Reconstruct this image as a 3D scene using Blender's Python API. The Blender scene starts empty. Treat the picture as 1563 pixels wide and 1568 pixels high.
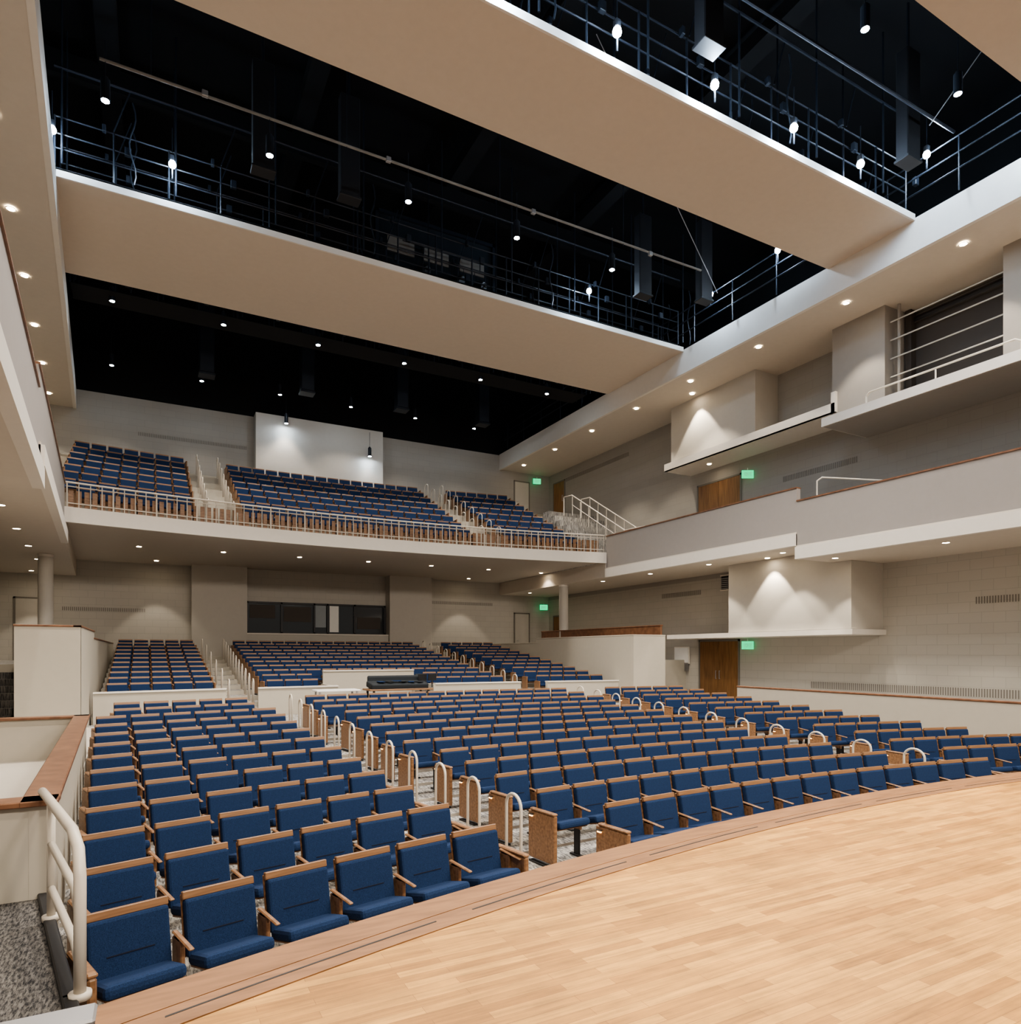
import bpy, bmesh, math, random
from mathutils import Vector, Matrix, Euler
random.seed(4)
scene=bpy.context.scene
H=2.5
X0=7.3; YC=-19.5
XR=17.4; XW=20.7; YB=33.8
def XL(y): return -1.69-0.056*(y-14)
def XLW(y): return XL(y)-3.3
def arcY(R,x): return YC+math.sqrt(max(R*R-(x-X0)**2,0))

# ---------------------------------------------------------------- materials
def newmat(name):
    m=bpy.data.materials.new(name); m.use_nodes=True
    nt=m.node_tree; b=nt.nodes['Principled BSDF']
    return m,nt,b
def mat(name,col,rough=.6,metal=0,emit=0,ecol=None):
    m,nt,b=newmat(name)
    n=nt.nodes.new('ShaderNodeTexNoise'); n.inputs['Scale'].default_value=6; n.inputs['Detail'].default_value=3
    tc=nt.nodes.new('ShaderNodeTexCoord'); nt.links.new(tc.outputs['Object'],n.inputs['Vector'])
    r=nt.nodes.new('ShaderNodeMapRange'); r.inputs['To Min'].default_value=.96; r.inputs['To Max'].default_value=1.04
    nt.links.new(n.outputs['Fac'],r.inputs['Value'])
    h=nt.nodes.new('ShaderNodeHueSaturation'); h.inputs['Color'].default_value=(*col,1)
    nt.links.new(r.outputs['Result'],h.inputs['Value']); nt.links.new(h.outputs['Color'],b.inputs['Base Color'])
    b.inputs['Roughness'].default_value=rough; b.inputs['Metallic'].default_value=metal
    if emit:
        b.inputs['Emission Color'].default_value=(*(ecol or col),1); b.inputs['Emission Strength'].default_value=emit
    return m
def ramp(nt,stops):
    r=nt.nodes.new('ShaderNodeValToRGB'); e=r.color_ramp.elements
    while len(e)<len(stops): e.new(.5)
    for i,(p,c) in enumerate(stops):
        e[i].position=p; e[i].color=(*c,1)
    return r
def wood(name,c1,c2,scale=(2,30,30),rough=.4):
    m,nt,b=newmat(name)
    tc=nt.nodes.new('ShaderNodeTexCoord'); mp=nt.nodes.new('ShaderNodeMapping'); mp.inputs['Scale'].default_value=scale
    nt.links.new(tc.outputs['Object'],mp.inputs['Vector'])
    n=nt.nodes.new('ShaderNodeTexNoise'); n.inputs['Scale'].default_value=1; n.inputs['Detail'].default_value=4
    nt.links.new(mp.outputs['Vector'],n.inputs['Vector'])
    r=ramp(nt,[(.3,c1),(.7,c2)]); nt.links.new(n.outputs['Fac'],r.inputs['Fac'])
    nt.links.new(r.outputs['Color'],b.inputs['Base Color']); b.inputs['Roughness'].default_value=rough
    return m
def blockwall(name,col,mort=.82):
    m,nt,b=newmat(name)
    g=nt.nodes.new('ShaderNodeNewGeometry'); s=nt.nodes.new('ShaderNodeSeparateXYZ'); nt.links.new(g.outputs['Position'],s.inputs[0])
    a=nt.nodes.new('ShaderNodeMath'); a.operation='ADD'; nt.links.new(s.outputs[0],a.inputs[0]); nt.links.new(s.outputs[1],a.inputs[1])
    c=nt.nodes.new('ShaderNodeCombineXYZ'); nt.links.new(a.outputs[0],c.inputs[0]); nt.links.new(s.outputs[2],c.inputs[1])
    br=nt.nodes.new('ShaderNodeTexBrick'); nt.links.new(c.outputs[0],br.inputs['Vector'])
    br.inputs['Scale'].default_value=1; br.inputs['Brick Width'].default_value=.61; br.inputs['Row Height'].default_value=.305
    br.inputs['Mortar Size'].default_value=.008; br.inputs['Mortar Smooth'].default_value=.4
    br.inputs['Color1'].default_value=(*col,1); br.inputs['Color2'].default_value=(*[x*.965 for x in col],1)
    br.inputs['Mortar'].default_value=(*[x*mort for x in col],1)
    nt.links.new(br.outputs['Color'],b.inputs['Base Color']); b.inputs['Roughness'].default_value=.7
    bp=nt.nodes.new('ShaderNodeBump'); bp.inputs['Strength'].default_value=.15; bp.inputs['Distance'].default_value=.01; bp.invert=True
    nt.links.new(br.outputs['Fac'],bp.inputs['Height']); nt.links.new(bp.outputs['Normal'],b.inputs['Normal'])
    return m
def stagemat():
    m,nt,b=newmat('stage_wood')
    g=nt.nodes.new('ShaderNodeNewGeometry')
    br=nt.nodes.new('ShaderNodeTexBrick'); nt.links.new(g.outputs['Position'],br.inputs['Vector'])
    br.inputs['Scale'].default_value=1; br.inputs['Brick Width'].default_value=.62; br.inputs['Row Height'].default_value=.057
    br.offset=.37; br.inputs['Mortar Size'].default_value=.001; br.inputs['Mortar Smooth'].default_value=.5; br.inputs['Bias'].default_value=-.1
    br.inputs['Color1'].default_value=(.60,.315,.078,1); br.inputs['Color2'].default_value=(.36,.165,.034,1); br.inputs['Mortar'].default_value=(.2,.085,.02,1)
    mp=nt.nodes.new('ShaderNodeMapping'); mp.inputs['Scale'].default_value=(3,45,1); nt.links.new(g.outputs['Position'],mp.inputs['Vector'])
    n=nt.nodes.new('ShaderNodeTexNoise'); n.inputs['Scale'].default_value=1; n.inputs['Detail'].default_value=5; nt.links.new(mp.outputs[0],n.inputs['Vector'])
    n2=nt.nodes.new('ShaderNodeTexNoise'); n2.inputs['Scale'].default_value=1.6; n2.inputs['Detail'].default_value=8; n2.inputs['Roughness'].default_value=.7; nt.links.new(g.outputs['Position'],n2.inputs['Vector'])
    ad=nt.nodes.new('ShaderNodeMath'); ad.operation='ADD'; nt.links.new(n.outputs['Fac'],ad.inputs[0]); nt.links.new(n2.outputs['Fac'],ad.inputs[1])
    r=nt.nodes.new('ShaderNodeMapRange'); r.inputs['From Min'].default_value=.65; r.inputs['From Max'].default_value=1.35; r.inputs['To Min'].default_value=.6; r.inputs['To Max'].default_value=1.4
    nt.links.new(ad.outputs[0],r.inputs['Value'])
    h=nt.nodes.new('ShaderNodeHueSaturation'); nt.links.new(br.outputs['Color'],h.inputs['Color']); nt.links.new(r.outputs['Result'],h.inputs['Value'])
    nt.links.new(h.outputs['Color'],b.inputs['Base Color']); b.inputs['Roughness'].default_value=.5
    return m
def carpetmat(name,c1,c2,sc=(14,3,1)):
    m,nt,b=newmat(name)
    g=nt.nodes.new('ShaderNodeNewGeometry'); mp=nt.nodes.new('ShaderNodeMapping'); mp.inputs['Scale'].default_value=sc
    nt.links.new(g.outputs['Position'],mp.inputs['Vector'])
    n=nt.nodes.new('ShaderNodeTexNoise'); n.inputs['Scale'].default_value=3; n.inputs['Detail'].default_value=6; n.inputs['Roughness'].default_value=.75
    nt.links.new(mp.outputs[0],n.inputs['Vector'])
    r=ramp(nt,[(.42,c1),(.58,c2)]); nt.links.new(n.outputs['Fac'],r.inputs['Fac'])
    nt.links.new(r.outputs['Color'],b.inputs['Base Color']); b.inputs['Roughness'].default_value=.95
    return m
def fabricmat():
    m,nt,b=newmat('blue_fabric')
    tc=nt.nodes.new('ShaderNodeTexCoord'); n=nt.nodes.new('ShaderNodeTexNoise'); n.inputs['Scale'].default_value=180; n.inputs['Detail'].default_value=2
    nt.links.new(tc.outputs['Object'],n.inputs['Vector'])
    r=ramp(nt,[(.3,(.008,.020,.056)),(.7,(.019,.043,.112))]); nt.links.new(n.outputs['Fac'],r.inputs['Fac'])
    nt.links.new(r.outputs['Color'],b.inputs['Base Color']); b.inputs['Roughness'].default_value=.9
    b.inputs['Specular IOR Level'].default_value=.2
    return m
M={}
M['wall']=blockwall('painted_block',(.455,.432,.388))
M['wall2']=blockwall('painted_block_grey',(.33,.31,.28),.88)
M['ceil']=mat('ceiling_paint',(.59,.51,.42),.7)
M['soffit']=mat('soffit_paint',(.57,.515,.445),.7)
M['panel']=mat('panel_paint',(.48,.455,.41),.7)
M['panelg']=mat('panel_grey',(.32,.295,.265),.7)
M['mesh']=mat('dark_mesh_panel',(.06,.05,.042),.7)
M['parapet']=mat('parapet_paint',(.30,.275,.255),.7)
M['trim']=mat('trim_paint',(.68,.64,.58),.6)
M['cream']=mat('cream_wall',(.45,.415,.35),.7)
M['black']=mat('black_paint',(.0015,.002,.003),.95)
M['steel']=mat('dark_steel',(.014,.018,.026),.45,.2)
M['dark']=mat('dark_metal',(.012,.012,.014),.5)
M['groove']=mat('seam_dark',(.003,.006,.02),.9)
M['rail']=mat('rail_paint',(.60,.55,.475),.4)
M['wood']=wood('walnut_wood',(.16,.080,.038),(.32,.18,.095))
M['wooddoor']=wood('door_wood',(.16,.08,.03),(.30,.16,.065),(25,25,1.5))
M['capwood']=wood('cap_wood',(.14,.066,.036),(.24,.12,.066),(6,6,6))
M['edgewood']=wood('stage_edge_wood',(.20,.095,.038),(.33,.165,.072),(3,20,3),.45)
M['stage']=stagemat()
M['carpet']=carpetmat('carpet_grey',(.10,.10,.10),(.50,.48,.45))
M['carpetd']=carpetmat('carpet_dark',(.015,.015,.017),(.17,.16,.15),(22,5,1))
M['blue']=fabricmat()
M['concrete']=mat('floor_concrete',(.52,.48,.42),.7)
M['glass']=mat('window_glass',(.02,.025,.03),.05)
M['alu']=mat('aluminium',(.40,.40,.41),.4,.6)
M['grille']=mat('grille_dark',(.19,.175,.155),.8)
M['lampw']=mat('lamp_warm',(1,.85,.65),.5,0,90,(1,.83,.6))
M['lampc']=mat('lamp_cool',(.8,.9,1),.5,0,400,(.75,.88,1))
M['aisle']=mat('aisle_lamp',(1,.7,.35),.5,0,5,(1,.55,.2))
M['green']=mat('exit_green',(.0,.35,.15),.5,0,1.1,(0,.85,.32))
M['white']=mat('white_plastic',(.75,.75,.73),.5)
M['boothlit']=mat('booth_interior',(.30,.33,.35),.7)
M['cloth']=mat('cover_cloth',(.01,.015,.02),.7)

class B:
    def __init__(s): s.v=[];s.f=[];s.m=[];s.mats=[]
    def mi(s,k):
        if k not in s.mats: s.mats.append(k)
        return s.mats.index(k)
    def add(s,vs,fs,k):
        o=len(s.v); s.v+= [tuple(v) for v in vs]; i=s.mi(k)
        for f in fs: s.f.append([o+q for q in f]); s.m.append(i)
    def box(s,x0,x1,y0,y1,z0,z1,k):
        s.prism([(x0,y0),(x1,y0),(x1,y1),(x0,y1)],z0,z1,k)
    def prism(s,p,z0,z1,k,top=None):
        a=sum(p[i][0]*p[(i+1)%len(p)][1]-p[(i+1)%len(p)][0]*p[i][1] for i in range(len(p)))
        if a<0: p=p[::-1]
        n=len(p); vs=[(x,y,z0) for x,y in p]+[(x,y,z1) for x,y in p]
        s.add(vs,[list(range(n))[::-1]]+[[i,(i+1)%n,n+(i+1)%n,n+i] for i in range(n)],k)
        s.add([(x,y,z1) for x,y in p],[list(range(n))],top or k)
    def strip(s,R0,R1,xa,xb,z0,z1,k,top=None,n=None):
        """annular wall/slab following seating arc between radii"""
        n=n or max(2,int((xb-xa)/.6))
        xs=[xa+(xb-xa)*i/n for i in range(n+1)]
        vs=[]
        for x in xs:
            y0=arcY(R0,x);y1=arcY(R1,x)
            vs+=[(x,y0,z0),(x,y1,z0),(x,y1,z1),(x,y0,z1)]
        fs=[];ft=[]
        for i in range(n):
            a=4*i;b=a+4
            fs+=[[a,a+1,b+1,b],[a+1,a+2,b+2,b+1],[a+3,a,b,b+3]]
            ft+=[[a+2,a+3,b+3,b+2]]
        fs+=[[0,3,2,1],[4*n,4*n+1,4*n+2,4*n+3]]
        s.add(vs,fs,k); s.add(vs,ft,top or k)
    def rbox(s,c,size,rot=(0,0,0),bev=.01,k='wall',seg=1):
        bm=bmesh.new(); bmesh.ops.create_cube(bm,size=1)
        for v in bm.verts: v.co=Vector((v.co.x*size[0],v.co.y*size[1],v.co.z*size[2]))
        if bev: bmesh.ops.bevel(bm,geom=bm.edges[:],offset=min(bev,min(size)*.45),segments=seg,affect='EDGES',profile=.5)
        bm.transform(Matrix.Translation(c)@Euler(rot).to_matrix().to_4x4())
        bm.verts.ensure_lookup_table()
        s.add([v.co[:] for v in bm.verts],[[v.index for v in f.verts] for f in bm.faces],k); bm.free()
    def cyl(s,p0,p1,r,k,seg=12,r1=None):
        s.tube([p0,p1],r,k,seg,r1)
    def tube(s,pts,r,k,seg=8,r1=None):
        pts=[Vector(p) for p in pts]; n=len(pts); vs=[]
        ref=None
        for i,p in enumerate(pts):
            if i==0: t=pts[1]-p
            elif i==n-1: t=p-pts[i-1]
            else: t=(pts[i+1]-p).normalized()+(p-pts[i-1]).normalized()
            t.normalize()
            if ref is None:
                ref=Vector((0,0,1)) if abs(t.z)<.9 else Vector((1,0,0))
                u=t.cross(ref).normalized()
            else:
                u=(u-t*u.dot(t)).normalized()
            w=t.cross(u)
            rr=r if (r1 is None or i==0) else r1
            for j in range(seg):
                a=2*math.pi*j/seg
                vs.append(p+(u*math.cos(a)+w*math.sin(a))*rr)
        fs=[[i*seg+j,i*seg+(j+1)%seg,(i+1)*seg+(j+1)%seg,(i+1)*seg+j] for i in range(n-1) for j in range(seg)]
        fs+=[list(range(seg))[::-1],[(n-1)*seg+j for j in range(seg)]]
        s.add(vs,fs,k)
    def mesh(s,name,smooth=False):
        me=bpy.data.meshes.new(name); me.from_pydata(s.v,[],s.f)
        for k in s.mats: me.materials.append(M[k])
        me.polygons.foreach_set('material_index',s.m)
        if smooth: me.polygons.foreach_set('use_smooth',[True]*len(s.f))
        me.update()
        bm=bmesh.new(); bm.from_mesh(me); bmesh.ops.recalc_face_normals(bm,faces=bm.faces); bm.to_mesh(me); bm.free()
        return me
    def obj(s,name,parent=None,smooth=False):
        o=bpy.data.objects.new(name,s.mesh(name,smooth)); scene.collection.objects.link(o)
        if parent: o.parent=parent
        return o
def inst(name,me,loc,rz=0,parent=None):
    o=bpy.data.objects.new(name,me); o.location=loc; o.rotation_euler=(0,0,rz); scene.collection.objects.link(o)
    if parent: o.parent=parent
    return o
def empty(name,loc=(0,0,0)):
    o=bpy.data.objects.new(name,None); o.location=loc; scene.collection.objects.link(o); o.empty_display_size=.2; return o
def spot(name,loc,power,angle=100,blend=.6,col=(1,.86,.70),r=.08,target=None,parent=None):
    l=bpy.data.lights.new(name,'SPOT'); l.energy=power; l.spot_size=math.radians(angle); l.spot_blend=blend; l.color=col; l.shadow_soft_size=r
    o=bpy.data.objects.new(name,l); scene.collection.objects.link(o); o.location=loc
    if target is not None:
        o.rotation_euler=(Vector(target)-Vector(loc)).to_track_quat('-Z','Y').to_euler()
    return o

# ---------------------------------------------------------------- floors & stage
def z1(i): return .58*(max(i,0)/12)**1.3
def wallx(y):
    P=[(3.2,-.24),(4.2,-.38),(6.1,-.70),(14,-1.0),(40,-1.6)]
    for (a,b),(c,d) in zip(P,P[1:]):
        if y<=c: return b+(d-b)*(y-a)/(c-a)
    return P[-1][1]
b=B()
for i in range(13):
    Ra=25.5+.95*i-.52 if i else 24.0; Rb=25.5+.95*i+.43
    b.strip(Ra,Rb,-1.3 if i>5 else -.9,15.55,-.3,z1(i),'concrete','carpet')
b.strip(25.5+.95*12+.43,41.1,-2.6,17.3,-.3,.6,'concrete','carpet')
b.obj('floor_orchestra')
b=B()
for i in range(11):
    Ra=41.9+.95*i-.62 if i==0 else 41.9+.95*i-.5; Rb=41.9+.95*i+.45
    z=.8+.14*i
    if i<2:
        b.strip(Ra,Rb,-1.4,5.3,0,z,'cream','carpet'); b.strip(Ra,Rb,8.6,15.9,0,z,'cream','carpet'); b.strip(Ra,Rb,5.3,8.6,0,.7,'cream','carpet')
    else: b.strip(Ra,Rb,-1.4,15.9,0,z,'cream','carpet')
b.prism([(-1.4,arcY(51.85,-1.4))]+[(x,arcY(51.85,x)) for x in (1,4,7.3,10,13,15.9)]+[(15.9,YB),(-1.4,YB)],0,2.35,'cream','carpet')
b.obj('floor_rear_orchestra')
b=B()
b.prism([(-.23,3.36),(-.38,4.2),(-.72,6.15),(-6.2,6.15),(-6,3.36)],-.3,.66,'cream','carpetd')
b.prism([(-.72,6.15),(-1.0,14),(-1.1,19.5),(-6.4,19.5),(-6.2,6.15)],-.3,.66,'cream','concrete')
b.prism([(-6.9,22),(-2.9,22),(-2.9,YB),(-6.9,YB)],-.3,2.2,'cream','carpet')
b.prism([(-6.9,19.5),(-2.6,19.5),(-2.6,22),(-6.9,22)],-.3,.62,'cream','carpet')
b.obj('floor_side_left')
b=B()
b.prism([(15.6,2),(XW,2),(XW,22.3),(17.3,22.3),(17.3,19),(15.6,19)],-.3,.58,'cream','carpet')
b.prism([(17.45,22.3),(XW,22.3),(XW,YB),(17.45,YB)],-.3,2.2,'cream','carpet')
b.obj('floor_side_right')
# stage
SX=-.20
b=B()
xs=[SX+i*(16.2/40) for i in range(41)]
b.prism([(x,arcY(23.63,x)) for x in xs]+[(16,-5),(-5,-5),(-5,3.2),(-.6,3.2),(SX,2.95)],.0,1.0,'edgewood','stage')
b.obj('floor_stage')
b=B()
b.strip(23.635,23.80,SX,16,.7,1.004,'edgewood',n=60)
b.strip(23.80,23.812,SX,16,.7,.985,'dark',n=60)
b.strip(23.812,24.02,SX,16,.0,1.002,'edgewood',n=60)
b.strip(24.0,24.055,SX,16,.85,.992,'edgewood',n=60)
for i in range(10):
    x=.05+i*1.6
    b.strip(23.725,23.737,x,x+1.35,.9,1.0055,'dark',n=6)
b.obj('trim_stage_edge')
b=B()
b.rbox((-2.55,3.27,.99),(4.7,.16,.05),(0,0,0),.01,'alu')
b.rbox((-2.55,3.33,.80),(4.7,.03,.34),(0,0,0),.004,'dark')
b.obj('trim_stair_nosing')
b=B()
for (xa,ya),(xb,yb) in (((-.24,3.36),(-.38,4.2)),((-.38,4.2),(-.72,6.12))):
    L=math.hypot(xb-xa,yb-ya); a=math.atan2(yb-ya,xb-xa)
    b.rbox(((xa+xb)/2,(ya+yb)/2,.60),(L+.04,.07,.20),(0,0,a),.008,'dark')
b.obj('trim_platform_edge')

# ---------------------------------------------------------------- seats
def seatmesh():
    b=B(); t=math.radians(-11)
    b.rbox((0,.085,.615),(.485,.075,.385),(t,0,0),.02,'blue',2)
    b.rbox((0,.040,.585),(.28,.006,.008),(t,0,0),0,'groove')
    b.rbox((0,.135,.828),(.495,.04,.055),(t,0,0),.005,'wood')
    b.rbox((0,.140,.62),(.49,.018,.42),(t,0,0),.006,'wood')
    b.rbox((0,-.11,.455),(.47,.36,.085),(math.radians(-14),0,0),.03,'blue',2)
    b.rbox((0,-.10,.405),(.44,.30,.02),(math.radians(-14),0,0),.006,'wood')
    b.rbox((.28,-.06,.60),(.038,.32,.020),(math.radians(5),0,0),.008,'wood')
    b.rbox((.28,.02,.30),(.028,.10,.58),(0,0,0),.006,'dark')
    b.rbox((.28,.02,.46),(.032,.16,.26),(0,0,0),.008,'wood')
    b.rbox((.28,.0,.012),(.06,.26,.022),(0,0,0),.004,'dark')
    return b.mesh('seat_mesh')
def endmesh(sg,lit=True):
    b=B()
    b.rbox((0,-.02,.33),(.05,.50,.56),(0,0,0),.012,'wood')
    b.rbox((0,-.04,.625),(.062,.46,.03),(0,0,0),.01,'wood')
    if lit:
        b.rbox((sg*.034,.16,.55),(.02,.06,.02),(0,0,0),.004,'aisle')
        b.rbox((sg*.036,.16,.565),(.026,.08,.012),(0,0,0),.003,'dark')
    b.rbox((0,0,.012),(.08,.40,.022),(0,0,0),.004,'dark')
    return b.mesh('end_panel_mesh')
SM=seatmesh(); EL=endmesh(-1); ER=endmesh(1); EP=endmesh(1,False)
def row(R,xa,xb,z,lit=False,pitch=.56):
    n=int((xb-xa-.05)/pitch+.2)
    if n<1: return
    off=(xb-xa-n*pitch)/2
    e=empty('auditorium_seat_row',((xa+xb)/2,arcY(R,(xa+xb)/2),z))
    ex,ey,ez=e.location
    def put(nm,me,x):
        y=arcY(R,x); a=math.atan2(x-X0,y-YC)
        o=inst(nm,me,(x-ex,y-ey,0),-a,e)
    for i in range(n): put('seat',SM,xa+off+pitch*(i+.5))
    put('end_panel',EL if lit else EP,xa+off-.0)
    put('end_panel',EP,xb-off+.03)
for i in range(13):
    R=25.5+.95*i; z=z1(i); f=i/12
    yl=arcY(R,-.5)
    xl=wallx(yl)+.13
    if i==0: xl=-.40
    row(R,xl,3.0-.7*f,z)
    row(R,(4.3 if i==0 else 4.03 if i==1 else 3.9-.6*(i-1)/11),(11.7 if i==0 else 10.75+.6*(i-1)/11),z,True)
    row(R,11.95+.55*f if i else 12.7,15.35,z,True)
for i in range(11):
    R=41.9+.95*i; z=.8+.14*i
    row(R,-1.3,1.9-.15*i/10,z)
    if i<2:
        row(R,2.98,5.1,z); row(R,8.75,11.75,z)
    else: row(R,2.95,11.75,z)
    row(R,12.95,15.75,z)
for i in range(8):
    R=45.3+.9*i; z=6.85+.45*i
    row(R,XL(30)-.3+.6*(i<1),1.5,z); row(R,2.75,12.0,z); row(R,13.2,16.7,z)

# ---------------------------------------------------------------- aisle loop rails
def loopmesh(h=.9,w=.34):
    b=B(); p=[(0,-w/2,0)]
    for j in range(11):
        a=math.pi*(1-j/10); p.append((0,math.cos(a)*w/2,h-.14+math.sin(a)*.14))
    p.append((0,w/2,0)); b.tube(p,.019,'rail',8)
    for y in(-w/2,w/2): b.cyl((0,y,0),(0,y,.015),.045,'rail')
    return b.mesh('loop_mesh',True)
LM=loopmesh()
def loop(x,R,z,par):
    inst('loop',LM,(x,arcY(R,x),z),0,par)
pl=empty('aisle_handrail'); pr=empty('aisle_handrail'); 
for i in range(1,13):
    loop(3.62-.6*i/12,25.5+.95*i-.1,z1(i),pl)
    loop(11.02+.55*i/12,25.5+.95*i-.1,z1(i),pr)
pl=empty('aisle_handrail'); pr=empty('aisle_handrail'); p3=empty('aisle_handrail')
for i in range(11):
    loop(2.78,41.9+.95*i-.1,.8+.14*i,pl); loop(12.0,41.9+.95*i-.1,.8+.14*i,pr)
    if i%2==0: loop(2.08-.015*i,41.9+.95*i-.1,.8+.14*i,p3)
pl=empty('balcony_aisle_handrail'); pr=empty('balcony_aisle_handrail')
LB=loopmesh(1.0,.45)
for i in range(8):
    R=45.3+.9*i-.1; z=6.85+.45*i
    for x,p in((1.72,pl),(2.55,pl),(12.22,pr),(13.0,pr)): inst('loop',LB,(x,arcY(R,x),z),0,p)

# ---------------------------------------------------------------- walls
b=B()
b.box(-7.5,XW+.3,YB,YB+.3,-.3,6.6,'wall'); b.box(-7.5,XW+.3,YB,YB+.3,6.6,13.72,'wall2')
b.obj('wall_back')
b=B()
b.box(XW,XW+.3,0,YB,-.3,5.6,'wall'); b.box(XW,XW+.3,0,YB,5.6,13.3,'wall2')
b.obj('wall_right')
b=B()
b.prism([(XLW(2),2),(XLW(YB),YB),(XLW(YB)-.3,YB),(XLW(2)-.3,2)],-.3,13.3,'wall')
b.obj('wall_left')
# back wall features
b=B()
b.box(4.3,10.4,33.15,YB,9.3,13.75,'panel')
b.obj('projection_wall_panel')
for xa,xb in((1.6,3.92),(10.75,13.05)):
    b=B(); b.box(xa,xb,33.1,YB,2.35,6.47,'panel'); b.obj('wall_pilaster')
b=B()
x0,x1_,za,zb=3.95,10.7,3.42,4.95; yf=YB-.1
b.box(x0,x1_,yf+.06,yf+.10,za,zb,'glass')
for z in(za,zb-.09): b.box(x0,x1_,yf-.03,yf+.06,z,z+.09,'dark')
for x in(x0,x0+1.55,x0+3.1,x0+3.75,x0+5.1,x1_-.07): b.box(x,x+.09,yf-.03,yf+.06,za,zb,'dark')
b.box(x0+3.19,x0+3.72,yf+.04,yf+.06,za+.35,zb-.1,'boothlit')
b.box(x0+3.9,x0+4.35,yf+.04,yf+.06,za+.12,zb-.1,'white')
b.box(x0+.15,x0+1.3,yf+.04,yf+.06,za+.75,zb-.15,'mesh'); b.box(x0+1.7,x0+3.0,yf+.04,yf+.06,za+.6,zb-.2,'mesh'); b.box(x0+5.3,x0+6.5,yf+.04,yf+.06,za+.3,za+.9,'mesh')
b.obj('window_1')
b=B(); b.box(3.92,10.75,33.35,YB,2.35,3.38,'panel'); b.box(3.92,10.75,33.3,33.7,3.38,3.44,'trim'); b.obj('window_sill_wall')

# grilles
def grille_x(name,x,ya,yb,z,h=.16):   # on a wall X=const
    b=B(); n=int(abs(yb-ya)/.07)
    for i in range(n):
        y=ya+(yb-ya)*i/n; b.box(x-.008,x-.0005,y,y+.03,z,z+h,'grille')
    b.obj(name)
def grille_y(name,y,xa,xb,z,h=.16):
    b=B(); n=int((xb-xa)/.07)
    for i in range(n):
        x=xa+(xb-xa)*i/n; b.box(x,x+.03,y-.008,y-.0005,z,z+h,'grille')
    b.obj(name)
grille_x('air_grille',XW,26.3,32.0,12.2,.2)
grille_x('air_grille',XW,14.2,17.2,8.85,.2)
grille_x('air_grille',XW,21.4,23.9,5.0,.2)
grille_x('air_grille',XW,7.5,10.6,3.9,.2)
grille_x('air_grille',XW,4.0,16.0,1.25,.24)
grille_y('air_grille',YB,-.5,4.0,12.1)
grille_y('air_grille',YB,13.2,17.0,5.15)
grille_y('air_grille',YB,-3.3,-.2,4.3)
grille_y('air_grille',YB,13.2,17.0,2.9)
b=B(); b.box(XW-.03,XW,19.6,20.2,5.1,5.65,'dark'); b.box(XW-.05,XW,19.55,20.25,5.05,5.1,'trim'); b.box(XW-.05,XW,19.55,20.25,5.65,5.7,'trim')
for i in range(6): b.box(XW-.045,XW-.03,19.6,20.2,5.13+.08*i,5.16+.08*i,'alu')
b.obj('wall_vent')
b=B(); b.rbox((XW-.04,22.5,2.4),(.06,.95,.75),(0,0,0),.01,'trim'); b.rbox((XW-.08,22.5,2.4),(.03,.85,.65),(0,0,0),.005,'white')
for i in range(12): b.box(XW-.1,XW-.05,22.1,22.9,1.72+.03*i,1.735+.03*i,'alu')
b.obj('wall_access_panel')

# doors
def door_x(name,x,ya,yb,z0,z1_,leaves=2):
    b=B(); f=.07
    b.box(x-.05,x-.001,ya-f,ya,z0,z1_+f,'grille'); b.box(x-.05,x-.001,yb,yb+f,z0,z1_+f,'grille'); b.box(x-.05,x-.001,ya-f,yb+f,z1_,z1_+f,'grille')
    w=(yb-ya)/leaves
    for i in range(leaves):
        y=ya+w*(i+.5); b.rbox((x-.025,y,(z0+z1_)/2),(.045,w-.014,z1_-z0-.01),(0,0,0),.004,'wooddoor')
        hy=y+(w/2-.1)*(1 if i==0 and leaves==2 else -1)
        b.cyl((x-.10,hy,z0+.85),(x-.10,hy,z0+1.2),.014,'alu',8)
        for zz in(.87,1.18): b.cyl((x-.10,hy,z0+zz),(x-.04,hy,z0+zz),.01,'alu',6)
    b.obj(name)
def door_y(name,y,xa,xb,z0,z1_,k='panel'):
    b=B(); f=.07
    b.box(xa-f,xa,y-.05,y-.001,z0,z1_+f,'grille'); b.box(xb,xb+f,y-.05,y-.001,z0,z1_+f,'grille'); b.box(xa-f,xb+f,y-.05,y-.001,z1_,z1_+f,'grille')
    b.rbox(((xa+xb)/2,y-.025,(z0+z1_)/2),(xb-xa-.01,.045,z1_-z0-.01),(0,0,0),.004,k)
    b.cyl((xa+.1,y-.09,z0+1),(xa+.22,y-.09,z0+1),.012,'alu',8); b.cyl((xa+.1,y-.09,z0+1),(xa+.1,y-.04,z0+1),.012,'alu',8)
    b.obj(name)
door_x('door_1',XW,19.3,21.4,.58,2.98)
door_x('door_2',XW,19.2,21.5,7.1,9.60)
door_x('door_3',XW,32.1,33.2,2.2,4.6,1)
door_x('door_4',XW,32.1,33.2,10.3,12.3,1)
door_y('door_5',YB,18.4,19.3,2.2,4.75)
door_y('door_6',YB,18.4,19.3,10.2,12.35)
door_y('door_7',YB,-4.9,-4.05,2.2,4.75)
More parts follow.
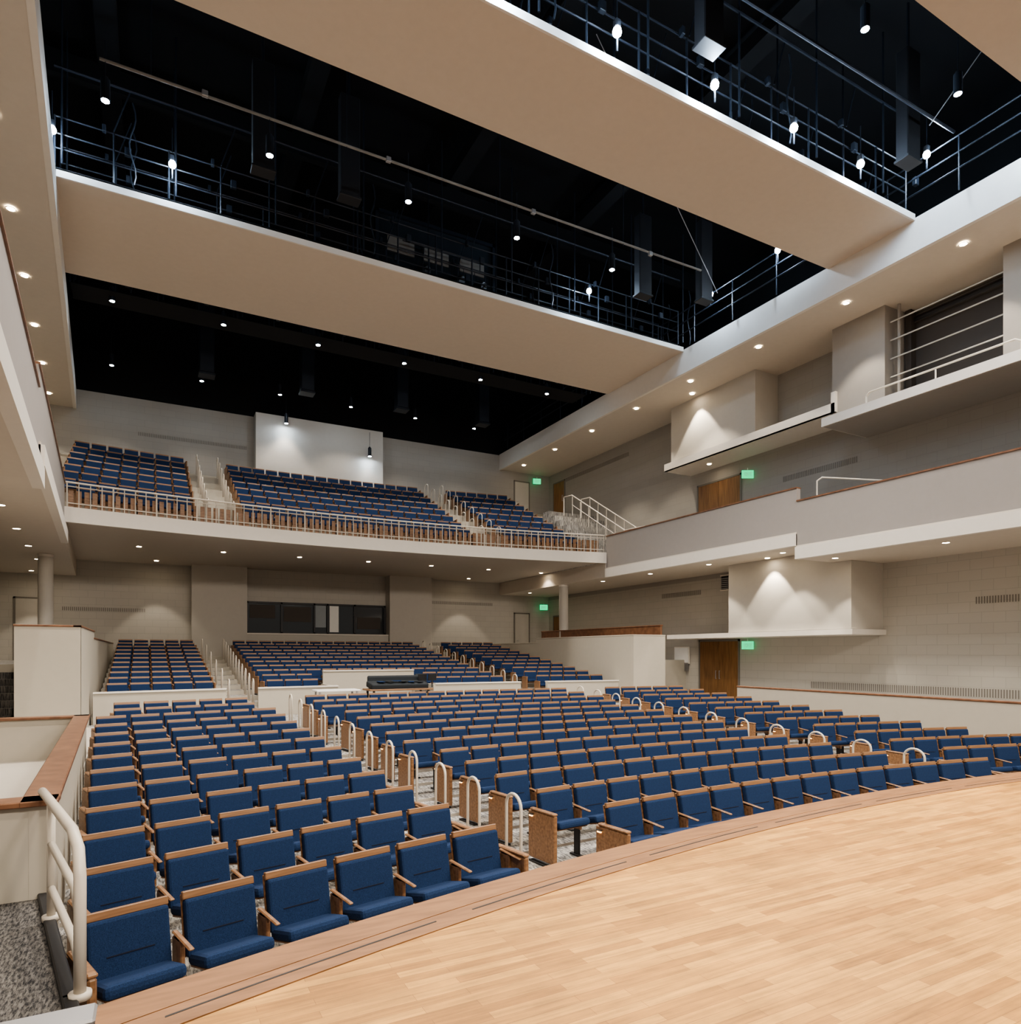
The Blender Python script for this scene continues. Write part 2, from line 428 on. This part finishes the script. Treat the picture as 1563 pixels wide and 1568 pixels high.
def exitsign(loc,rz):
    b=B(); b.rbox((0,0,0),(.46,.05,.31),(0,0,0),.01,'green'); b.rbox((0,-.03,0),(.44,.012,.29),(0,0,0),.003,'green')
    def bar(x,z,w,h,r=0): b.rbox((x,-.04,z),(w,.006,h),(0,r,0),0,'white')
    bar(-.13,0,.012,.13);[bar(-.105,z,.05,.012) for z in(-.057,0,.057)]
    bar(-.035,0,.012,.14,.5);bar(-.035,0,.012,.14,-.5)
    bar(.035,0,.012,.13);bar(.11,0,.012,.13);bar(.11,.057,.08,.012)
    b.cyl((0,0,.15),(0,0,.25),.012,'white',8)
    o=b.obj('exit_sign'); o.location=loc; o.rotation_euler=(0,0,rz)
exitsign((XW-.27,18.6,2.8),-.5); exitsign((XW-.27,18.6,9.45),-.5); exitsign((20.1,33.4,5.15),-.3); exitsign((19.7,33.5,12.45),-.3)

# right wall projecting boxes
b=B(); b.box(19.5,XW,17.4,21.9,10.36,12.9,'panel'); b.obj('wall_acoustic_box')
b=B(); b.box(19.1,XW,14.0,18.3,3.26,5.785,'panel'); b.box(19.1,XW,13.3,14.0,3.26,5.375,'panel'); b.obj('wall_acoustic_box')
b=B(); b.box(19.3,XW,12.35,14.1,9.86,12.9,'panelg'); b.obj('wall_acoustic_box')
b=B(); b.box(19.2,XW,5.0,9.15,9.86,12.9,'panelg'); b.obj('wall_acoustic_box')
# ledges
b=B(); b.box(19.2,XW,13.95,22.0,10.2,10.22,'trim'); b.box(19.2,19.3,13.95,22.0,10.2,10.5,'trim'); b.box(19.3,XW,14.1,22.0,10.22,10.35,'soffit')
b.box(19.2,XW,13.92,14.08,10.2,10.85,'trim'); b.obj('wall_ledge_upper')
b=B(); b.box(18.5,XW,3,13.9,9.58,9.85,'trim'); b.box(18.55,XW,3.05,13.85,9.565,9.58,'panelg'); b.obj('wall_box_balcony')
b=B(); b.box(19.0,XW,13.2,21.6,3.08,3.25,'trim'); b.obj('wall_ledge_lower')
# recess with pipes
b=B(); b.box(20.45,20.65,9.22,12.28,9.87,12.5,'mesh')
b.box(20.35,20.68,9.22,12.28,12.5,12.7,'mesh'); b.box(20.2,20.45,9.22,9.4,9.87,12.88,'mesh'); b.box(20.2,20.45,12.1,12.28,9.87,12.88,'mesh')
b.cyl((20.4,9.2,12.6),(20.4,12.3,12.6),.09,'dark',12)
for z in(10.75,11.3,11.85,12.4): b.cyl((19.5,9.2,z),(19.5,12.3,z),.022,'panel',8)
for y in(12.1,): b.cyl((19.6,y,9.86),(19.6,y,12.88),.045,'panelg',8)
b.obj('pipe_rack')
b=B()
b.tube([(18.8,12.6,9.85),(18.8,12.6,10.15),(18.8,12.5,10.25),(18.8,8.7,10.25),(18.8,8.55,10.15),(18.8,8.55,9.85)],.03,'rail')
b.cyl((18.8,10.6,9.85),(18.8,10.6,10.25),.022,'rail')
b.obj('box_balcony_railing')
# low side walls
def wallseg(b,pts,t,z0,z1_,k,cap=True,capw=.24,capk='capwood'):
    for (xa,ya),(xb,yb) in zip(pts,pts[1:]):
        L=math.hypot(xb-xa,yb-ya); a=math.atan2(yb-ya,xb-xa)
        b.rbox(((xa+xb)/2,(ya+yb)/2,(z0+z1_)/2),(L+t,t,z1_-z0),(0,0,a),0,k)
        if cap: b.rbox(((xa+xb)/2,(ya+yb)/2,z1_+.02),(L+capw,capw,.045),(0,0,a),.008,capk)
b=B(); wallseg(b,[(-1.7,6.15),(-.74,6.15),(-1.08,14.0),(-2.5,14.0)],.13,0,1.36,'cream'); b.obj('trim_side_parapet_left')
b=B(); wallseg(b,[(15.5,4.3),(15.62,14.5)],.13,0,1.47,'cream',True,.16); b.obj('trim_side_parapet_right')
b=B(); wallseg(b,[(-2.62,18.4),(-1.5,18.4),(-1.5,22.5)],.13,.3,3.1,'cream',True,.17)
wallseg(b,[(-1.5,22.5),(-1.52,YB-.1)],.13,.3,2.9,'cream',True,.17); wallseg(b,[(-2.62,18.4),(-2.75,30)],.13,.3,3.1,'cream',True,.17); b.obj('trim_side_enclosure_left')
b=B(); wallseg(b,[(17.3,19.9),(15.9,19.9),(15.95,27)],.13,.3,3.15,'cream',True,.15,'cream'); wallseg(b,[(15.95,27),(15.98,YB-.1)],.13,.3,2.95,'cream',True,.15,'cream')
wallseg(b,[(17.35,20.1),(17.4,29)],.1,.3,3.55,'capwood',True,.15); b.obj('trim_side_enclosure_right')
# rear section front parapet
b=B()
for xa,xb in((-1.35,1.95),(2.85,5.3),(8.65,11.9),(12.95,15.85)):
    b.strip(41.15,41.28,xa,xb,.55,1.42,'cream'); b.strip(41.11,41.32,xa,xb,1.42,1.46,'trim')
b.strip(43.3,43.43,5.3,8.65,.6,1.85,'cream'); b.strip(43.26,43.47,5.3,8.65,1.85,1.89,'trim')
for x in(5.3,8.65): b.box(x-.06,x+.06,arcY(41.15,x),arcY(43.4,x),.6,1.42,'cream')
b.obj('trim_cross_aisle_parapet')
# mixing desk
e=empty('sound_mixing_desk',(7.0,20.7,.6))
b=B(); b.rbox((0,0,.74),(2.1,.85,.05),(0,0,0),.01,'wood')
for x in(-.9,.9):
    for y in(-.35,.35): b.rbox((x,y,.36),(.06,.06,.72),(0,0,0),.005,'dark')
b.rbox((0,.05,.87),(1.9,.65,.20),(math.radians(8),0,0),.05,'cloth',2); b.rbox((0,.38,1.04),(1.8,.12,.26),(0,0,0),.05,'cloth',2); b.obj('console',e)
b=B()
for x in(.9,1.25):
    b.rbox((x,.2,1.1),(.32,.03,.22),(.1,0,.2),.005,'dark'); b.cyl((x,.22,.76),(x,.22,1.0),.02,'dark')
b.obj('monitors',e)
b=B()
for j in range(6): b.rbox((-.6+.25*j,-.1,.99+.02*math.sin(j)),(.2,.3,.03),(0,0,j*.7),.01,'cloth' if j%2 else 'blue')
b.obj('cable_pile',e)
b=B(); b.rbox((0,0,.78),(1.3,.7,.05),(0,0,0),.01,'white')
for x in(-.55,.55):
    for y in(-.28,.28): b.rbox((x,y,.38),(.05,.05,.76),(0,0,0),.004,'alu')
o=b.obj('folding_table'); o.location=(4.9,20.2,.6)
b=B(); b.rbox((0,0,.46),(.45,.45,.06),(0,0,0),.02,'cloth'); b.rbox((0,.2,.85),(.42,.05,.45),(-.1,0,0),.02,'cloth'); b.cyl((0,0,.05),(0,0,.44),.03,'dark')
for j in range(5):
    a=j*1.257; b.cyl((0,0,.07),(.26*math.cos(a),.26*math.sin(a),.03),.02,'dark',6)
o=b.obj('office_chair'); o.location=(8.3,21.9,.7)

# ---------------------------------------------------------------- balcony
b=B()
n=24; xsb=[XL(24)+(XR-XL(24))*i/n for i in range(n+1)]
front=[(x,arcY(44.4,x)) for x in xsb]
b.prism(front+[(XR,YB),(XLW(YB),YB),(XLW(26),26),(XL(24),25)],6.47,6.86,'soffit','carpet')
b.strip(44.3,44.42,XL(24)-.02,XR,6.40,6.86,'trim')
b.obj('balcony_slab')
b=B()
for i in range(8):
    Ra=45.3+.9*i-.5 if i else 44.8; Rb=45.3+.9*i+.4; z=6.85+.45*i
    if i==0: z=6.87
    b.strip(Ra,Rb,XL(30)-.6,16.9,6.7,z,'cream','carpet')
b.strip(52.0,53.1,XL(30)-.6,16.9,6.7,10.3,'cream','carpet')
b.prism([(16.9,32.0),(XW,32.0),(XW,YB),(16.9,YB)],6.8,10.2,'cream','carpet')
b.prism([(XLW(30),27),(XL(30)-.6,27),(XL(30)-.6,YB),(XLW(YB),YB)],6.8,9.5,'cream')
b.obj('floor_balcony_tiers')
b=B()
m=96
for i in range(m):
    xa=XL(24)+.05+(XR-.15-XL(24))*i/m; b.strip(44.62,44.65,xa,xa+.13,6.88,7.42,'wood',n=1)
for z,r in((7.62,.03),(7.50,.016),(7.0,.016)):
    b.tube([(x,arcY(44.46,x),z) for x in xsb],r,'rail',6)
m=66
for i in range(m+1):
    x=XL(24)+.03+(XR-.06-XL(24))*i/m
    b.tube([(x,arcY(44.46,x),6.86),(x,arcY(44.46,x),7.62)],.026 if i%4==0 else .015,'rail',6)
b.obj('balcony_front_railing')
# side arms
def arm(name,side,ya,yb,zb,capk='capwood'):
    b=B()
    def P(y,off): return (XR+off,y) if side>0 else (XL(y)-off,y)
    wx=lambda y:(XW-.005 if side>0 else XLW(y)+.02)
    b.prism([P(ya,.0),P(yb,.0),(wx(yb),yb),(wx(ya),ya)],zb,zb+.41,'soffit','carpet')
    b.prism([P(ya,-.06),P(yb,-.06),P(yb,.12),P(ya,.12)],zb-.01,zb+.36,'trim')
    b.prism([P(ya,.03),P(yb,.03),P(yb,.19),P(ya,.19)],zb+.36,zb+1.76,'parapet')
    b.prism([P(ya,.0),P(yb,.0),P(yb,.22),P(ya,.22)],zb+1.76,zb+1.80,capk)
    return b.obj(name)
arm('side_balcony_right',1,13.95,23.7,5.79); arm('side_balcony_right',1,2.5,13.95,5.38)
arm('side_balcony_left',-1,14.2,23.9,5.79); arm('side_balcony_left',-1,6.5,14.2,5.38)
b=B(); b.prism([(XR,23.7),(XW-.01,23.7),(XW-.01,YB-.01),(XR,YB-.01)],5.79,6.45,'soffit'); b.obj('side_balcony_soffit_right')
b=B(); b.prism([(XL(23.9),23.9),(XLW(23.9)+.02,23.9),(XLW(YB)+.02,YB-.01),(XL(YB),YB-.01)],5.79,6.45,'soffit'); b.obj('side_balcony_soffit_left')
b=B()
for off,x in((0,XR+.1),(0,XR+1.1)):
    b.tube([(x,21.2,7.6),(x,22.5,7.65),(x,26.5,9.95),(x,27.2,10.0),(x,27.2,9.1)],.028,'rail')
    b.tube([(x,22.5,7.2),(x,26.5,9.5)],.018,'rail')
    for i in range(7):
        y=22.5+i*.66; z=7.65+i*.66*.575; b.cyl((x,y,z-.95),(x,y,z),.02,'rail',6)
b.obj('balcony_stair_handrail')
b=B()
for i in range(10): b.box(XR+.2,XR+3.2,23.8+.55*i,24.35+.55*i,6.46,6.76+.32*i,'carpet')
b.obj('balcony_side_stairs')
b=B(); b.tube([(17.9,13.6,6.2),(17.9,13.6,7.75),(18.0,13.5,7.85),(19.2,12.2,7.6)],.025,'rail'); b.obj('side_balcony_grab_rail')
# columns
for x,y in((17.25+.3,27.3),(-3.1,27.0)):
    b=B(); b.cyl((x,y,2.2),(x,y,5.785),.22,'panel',28); b.cyl((x,y,2.2),(x,y,2.3),.25,'trim',28); b.cyl((x,y,5.7),(x,y,5.785),.24,'trim',28)
    b.obj('round_column',smooth=False)

# ---------------------------------------------------------------- ceiling
def slab(name,ya,yb,z0,z1_,k='ceil'):
    b=B(); b.prism([(XL(ya)-.0,ya),(XR,ya),(XR,yb),(XL(yb)-.0,yb)],z0,z1_,k)
    b.prism([(XL(ya)-.0,ya-.03),(XR,ya-.03),(XR,ya+.02),(XL(ya)-.0,ya+.02)],z0-.01,z1_+.03,'trim')
    b.obj(name)
slab('ceiling_cloud_rear',18.9,23.55,13.7,13.82)
slab('ceiling_cloud_mid',10.35,12.85,13.7,13.82)
slab('ceiling_cloud_front',1.5,6.85,13.7,13.82)
def side(name,sd):
    b=B()
    if sd>0:
        b.box(XR+.12,XW-.01,1.5,YB-.01,12.9,13.1,'soffit'); b.box(XR,XR+.12,1.5,YB-.01,12.88,13.75,'trim')
    else:
        b.prism([(XL(1.5)-.12,1.5),(XL(YB)-.12,YB-.01),(XLW(YB)+.02,YB-.01),(XLW(1.5)+.02,1.5)],12.9,13.1,'soffit')
        b.prism([(XL(1.5),1.5),(XL(YB),YB-.01),(XL(YB)-.12,YB-.01),(XL(1.5)-.12,1.5)],12.88,13.72,'trim')
    b.obj(name)
side('ceiling_soffit_right',1); side('ceiling_soffit_left',-1)
# black void enclosure
b=B()
b.box(-9,24,-1,YB+1,19.0,19.2,'black'); b.box(-9,24,YB+.02,YB+.3,13.73,19,'black'); b.box(-9,-8.8,-1,YB,13.1,19,'black'); b.box(22,22.2,-1,YB,13.1,19,'black'); b.box(-9,24,-1,-.8,13.7,19,'black')
b.box(-9,24,-1,1.5,13.86,13.9,'black')
b.obj('ceiling_attic')
b=B()
for y in(8.2,14.8,17,21,26,29.5): b.box(-8,22,y-.1,y+.1,17.6,18.2,'black')
for x in(-1,4,9,14): b.box(x-.25,x+.25,2,33,18.2,18.6,'black')
b.obj('roof_trusses')
for x in(2.0,6.0,10.3,14.5):
    b=B(); b.rbox((x,30,15.5),(.55,.5,3.2),(0,0,0),.02,'steel')
    b.rbox((x,30,13.85),(.62,.57,.08),(0,0,0),.01,'steel')
    for dx in(-.2,.2): b.cyl((x+dx,30,17),(x+dx,30,18.6),.015,'steel',6)
    b.obj('hanging_duct')
for x,y in((2.4,17.2),(4.5,17.2),(14.2,17.3),(16.2,16.6),(9.5,9.6),(15.9,9.6)):
    b=B(); b.rbox((x,y,15.5),(.5,.3,2.6),(0,0,0),.02,'dark'); b.rbox((x,y,14.2),(.56,.36,.06),(0,0,0),.01,'dark'); b.cyl((x,y,16.7),(x,y,18),.03,'steel'); b.obj('speaker_array')
# catwalks
def catwalk(name,ya,xa,xb,zf=14.05):
    b=B()
    for y in(ya,ya+1.1):
        for z in(.35,.7,1.1): b.cyl((xa,y,zf+z),(xb,y,zf+z),.02,'steel',6)
        n=int((xb-xa)/1.2)
        for i in range(n+1):
            x=xa+(xb-xa)*i/n; b.cyl((x,y,zf-.1),(x,y,zf+1.12),.024,'steel',6)
            if i%2==0: b.cyl((x+.15,y-.1,zf-.05),(x+.15,y-.1,18),.024,'steel',6)
            if i%5==1:
                pts=[(x+.4+.07*math.sin(k*.9),y-.15,zf+1.9-.2*k) for k in range(11)]
                b.tube(pts,.02,'steel',6)
            if i%2: # clamps and outlet boxes
                b.rbox((x+.3,y-.08,zf+.7),(.14,.1,.2),(0,0,0),.01,'steel'); b.rbox((x-.2,y-.08,zf+1.1),(.08,.12,.16),(0,0,0),.01,'steel')
                b.cyl((x,y-.08,zf+1.1),(x+.35,y-.08,zf+2.2),.016,'steel',5)
    b.cyl((xa,ya-.1,zf+2.2),(xb,ya-.1,zf+2.2),.03,'steel',6)
    b.box(xa,xb,ya,ya+1.1,zf-.12,zf-.1,'black')
    b.obj(name)
catwalk('catwalk_railing',18.95,-2,17.2); catwalk('catwalk_railing',10.45,-1.5,17.2); catwalk('catwalk_railing',24.6,-2.2,17)
b=B()
for z in(14.3,14.7,15.1):
    b.cyl((17.3,2,z),(17.3,33,z),.022,'steel',6)
for i in range(18): b.cyl((17.3,2+i*1.8,13.76),(17.3,2+i*1.8,15.1),.022,'steel',6)
b.obj('catwalk_side_railing')
b=B(); b.cyl((-.9,15.5,14.25),(15.0,15.5,14.35),.03,'grille',8)
for x in(.0,4,8,12,14.8): b.cyl((x,15.5,14.25),(x,15.5,18.5),.012,'steel',5)
for x in(1,5,9,13): b.rbox((x,15.5,14.3),(.12,.09,.12),(0,0,0),.01,'alu')
b.obj('lighting_batten')
b=B(); b.cyl((9.2,9.1,14.9),(16.9,9.1,14.95),.035,'steel',8); b.obj('lighting_batten')
b=B(); b.cyl((15.8,15.6,13.9),(10.2,14.3,18.6),.012,'alu',5); b.cyl((15.2,8.7,14.2),(17.2,6.9,18.0),.012,'alu',5); b.obj('rigging_cable')

# ---------------------------------------------------------------- fixtures
def pend():
    b=B(); b.cyl((0,0,0),(0,0,.42),.085,'steel',16); b.cyl((0,0,.42),(0,0,.47),.05,'dark',12); b.cyl((0,0,.47),(0,0,1.2),.01,'steel',6)
    b.cyl((0,0,-.005),(0,0,.0),.07,'lampc',14); return b.mesh('pendant_mesh')
PM=pend()
def pendant(x,y,z,p,ang=120):
    e=inst('pendant_downlight',PM,(x,y,z))
    o=spot('house_spot',(0,0,-.06),p,ang,.5,(1,.89,.76),.12); o.parent=e
PW=1650
for x in(-.8,2.3,5.5,8.5,11.6): pendant(x,15.5,13.45,PW)
for x in(-1.1,2.2,5.4,8.7,12.0,15.2): pendant(x,25.0,13.8,PW*.40)
for x in(-1.4,1.9,5.1,8.3,11.5,14.7): pendant(x,31.4,14.1,PW*.15,100)
for x in(11.9,15.0,8.5,5.2,2): pendant(x,8.0,14.3,PW*.9)
def dl():
    b=B()
    n=20; 
    b.tube([(.095*math.cos(2*math.pi*i/n),.095*math.sin(2*math.pi*i/n),-.004) for i in range(n+1)],.012,'trim',5)
    b.cyl((0,0,-.008),(0,0,-.002),.08,'lampw',16); return b.mesh('downlight_mesh')
DM=dl()
def downlight(x,y,z,p,ang=100,bl=.5):
    e=inst('recessed_downlight',DM,(x,y,z)); o=spot('down_spot',(0,0,-.04),p,ang,bl,(1,.88,.72),.06); o.parent=e
for k in range(9):
    y=32.3-3.25*k; downlight(18.15,y,12.88,420,84,.35); downlight(XL(y)-.9,y,12.88,280,90)
for i in range(7): downlight(-.4+2.9*i,28.5,6.46,95,115)
for y in(31.7,28.4,25.0,21.7,18.4,15.1): downlight(18.2,y,5.785,270,78,.3)
for y in(13.2,10,6.8): downlight(18.2,y,5.375,230,80,.3)
for y in(31.7,28.4,25.0,21.7,18.4,15.5): downlight(XL(y)-1.0,y,5.785,110,90)
for x in(-4.2,.2,14.9): downlight(x,32.5,6.46 if x>-2 else 5.785,170,76,.3)
# wall wash for boxes & screens
downlight(18.75,16.2,5.78,420,78,.2)
downlight(19.08,20.2,12.88,600,76,.2)
downlight(20.0,20.2,10.19,20,90)
pendant(5.6,32.75,13.3,150,84); pendant(9.6,32.75,12.3,45,84)
# catwalk work lights
def wl():
    b=B(); b.rbox((0,0,.14),(.12,.12,.16),(0,0,0),.02,'dark'); b.cyl((0,0,.2),(0,0,.9),.012,'steel',6)
    bm=bmesh.new(); bmesh.ops.create_uvsphere(bm,u_segments=12,v_segments=8,radius=.085)
    bm.verts.ensure_lookup_table(); b.add([v.co[:] for v in bm.verts],[[v.index for v in f.verts] for f in bm.faces],'lampc'); bm.free()
    b.rbox((0,0,-.22),(.03,.03,.28),(0,0,0),.004,'steel')
    return b.mesh('work_light_mesh')
WM=wl()
def worklight(x,y,z,p=120):
    e=inst('catwalk_work_light',WM,(x,y,z))
    l=bpy.data.lights.new('work_glow','POINT'); l.energy=p; l.color=(.5,.72,1); l.shadow_soft_size=.09
    q=bpy.data.objects.new('work_glow',l); scene.collection.objects.link(q); q.parent=e; q.location=(0,-.1,-.1)
for x,y,z in((7.6,10,14.0),(10.05,10,14.0),(12.4,10,14.0),(14.7,10,14.0),(17.0,9.8,14.9),(5.2,10,14.0),(16.6,7.4,14.2),
             (-2.0,18.5,14.5),(.46,18.5,14.55),(12.9,18.5,14.6),(16.9,17,14.8),(17,14.3,14.9)):
    worklight(x,y,z,120)
# follow-spot booth on the catwalk
b=B(); b.box(6.2,10.4,20.6,20.65,14.2,16.4,'glass')
for x in(6.2,10.3): b.box(x,x+.1,20.5,20.7,14.1,16.5,'steel')
b.box(6.2,10.4,20.5,20.7,16.4,16.5,'steel')
for x in(6.6,7.8,9.1): b.box(x,x+.9,20.56,20.6,15.3,15.8,'grille')
b.obj('follow_spot_booth')
for x in(7.7,8.9,9.7):
    b=B(); b.cyl((x,20.45,14.9),(x+.1,20.15,14.75),.16,'dark',14,.13)
    b.tube([(x-.2,20.25,14.85),(x-.2,20.25,15.2),(x+.2,20.25,15.2),(x+.2,20.25,14.85)],.015,'steel',5); b.cyl((x,20.25,15.2),(x,20.25,15.5),.02,'steel',6)
    b.obj('theatre_spotlight')
b=B(); b.cyl((7,20.25,15.55),(10.2,20.25,15.55),.03,'steel',6); b.obj('lighting_batten')

# near-left handrail
b=B()
b.tube([(-.72,6.1,1.46),(-.62,5.6,1.48),(-.39,4.5,1.5),(-.345,4.28,1.45),(-.33,4.18,1.32),(-.33,4.18,.68)],.03,'rail',12)
b.tube([(-.60,5.5,.68),(-.60,5.5,1.48)],.026,'rail',10)
b.tube([(-.60,5.5,1.2),(-.37,4.4,1.2),(-.335,4.2,1.12)],.024,'rail',10)
b.tube([(-.60,5.5,.9),(-.37,4.4,.9),(-.335,4.2,.86)],.024,'rail',10)
for x,y in((-.33,4.18),(-.60,5.5)): b.cyl((x,y,.68),(x,y,.715),.055,'rail')
b.obj('stage_stair_handrail',smooth=True)
b=B()
for i in range(8): b.box(-4.6,-3.0,19.6+.3*i,22.4,.62,.8+.17*i,'carpetd')
b.obj('side_stairs_left')

# ---------------------------------------------------------------- added fill light: unseen spots behind and above the camera
for x in(1,5,9,13): spot('front_fill_spot',(x,-4,9),2000,95,.8,(1,.89,.78),.6,target=(x*.8+2,10,1.5))
for x in(3,8,13): spot('stage_fill_spot',(x,0,11.5),1450,100,.8,(1,.87,.66),.4,target=(x,3.0,1))  # unseen spots added to brighten the stage floor and its bounce
# ---------------------------------------------------------------- world
w=bpy.data.worlds.new('world'); scene.world=w; w.use_nodes=True
w.node_tree.nodes['Background'].inputs[0].default_value=(1,.91,.81,1); w.node_tree.nodes['Background'].inputs[1].default_value=.48
try: scene.view_settings.look='AgX - Medium High Contrast'
except Exception as ex: print(ex)
scene.view_settings.exposure=.1

# ---------------------------------------------------------------- camera
cam=bpy.data.cameras.new('camera'); co=bpy.data.objects.new('camera',cam); scene.collection.objects.link(co); scene.camera=co
co.location=(0,0,H)
co.rotation_euler=(math.radians(90),0,-math.radians(28.2))
cam.sensor_fit='HORIZONTAL'; cam.sensor_width=36; cam.lens=36*1026/1563
cam.shift_x=0; cam.shift_y=(1000-784)/1563
cam.clip_start=.05; cam.clip_end=200
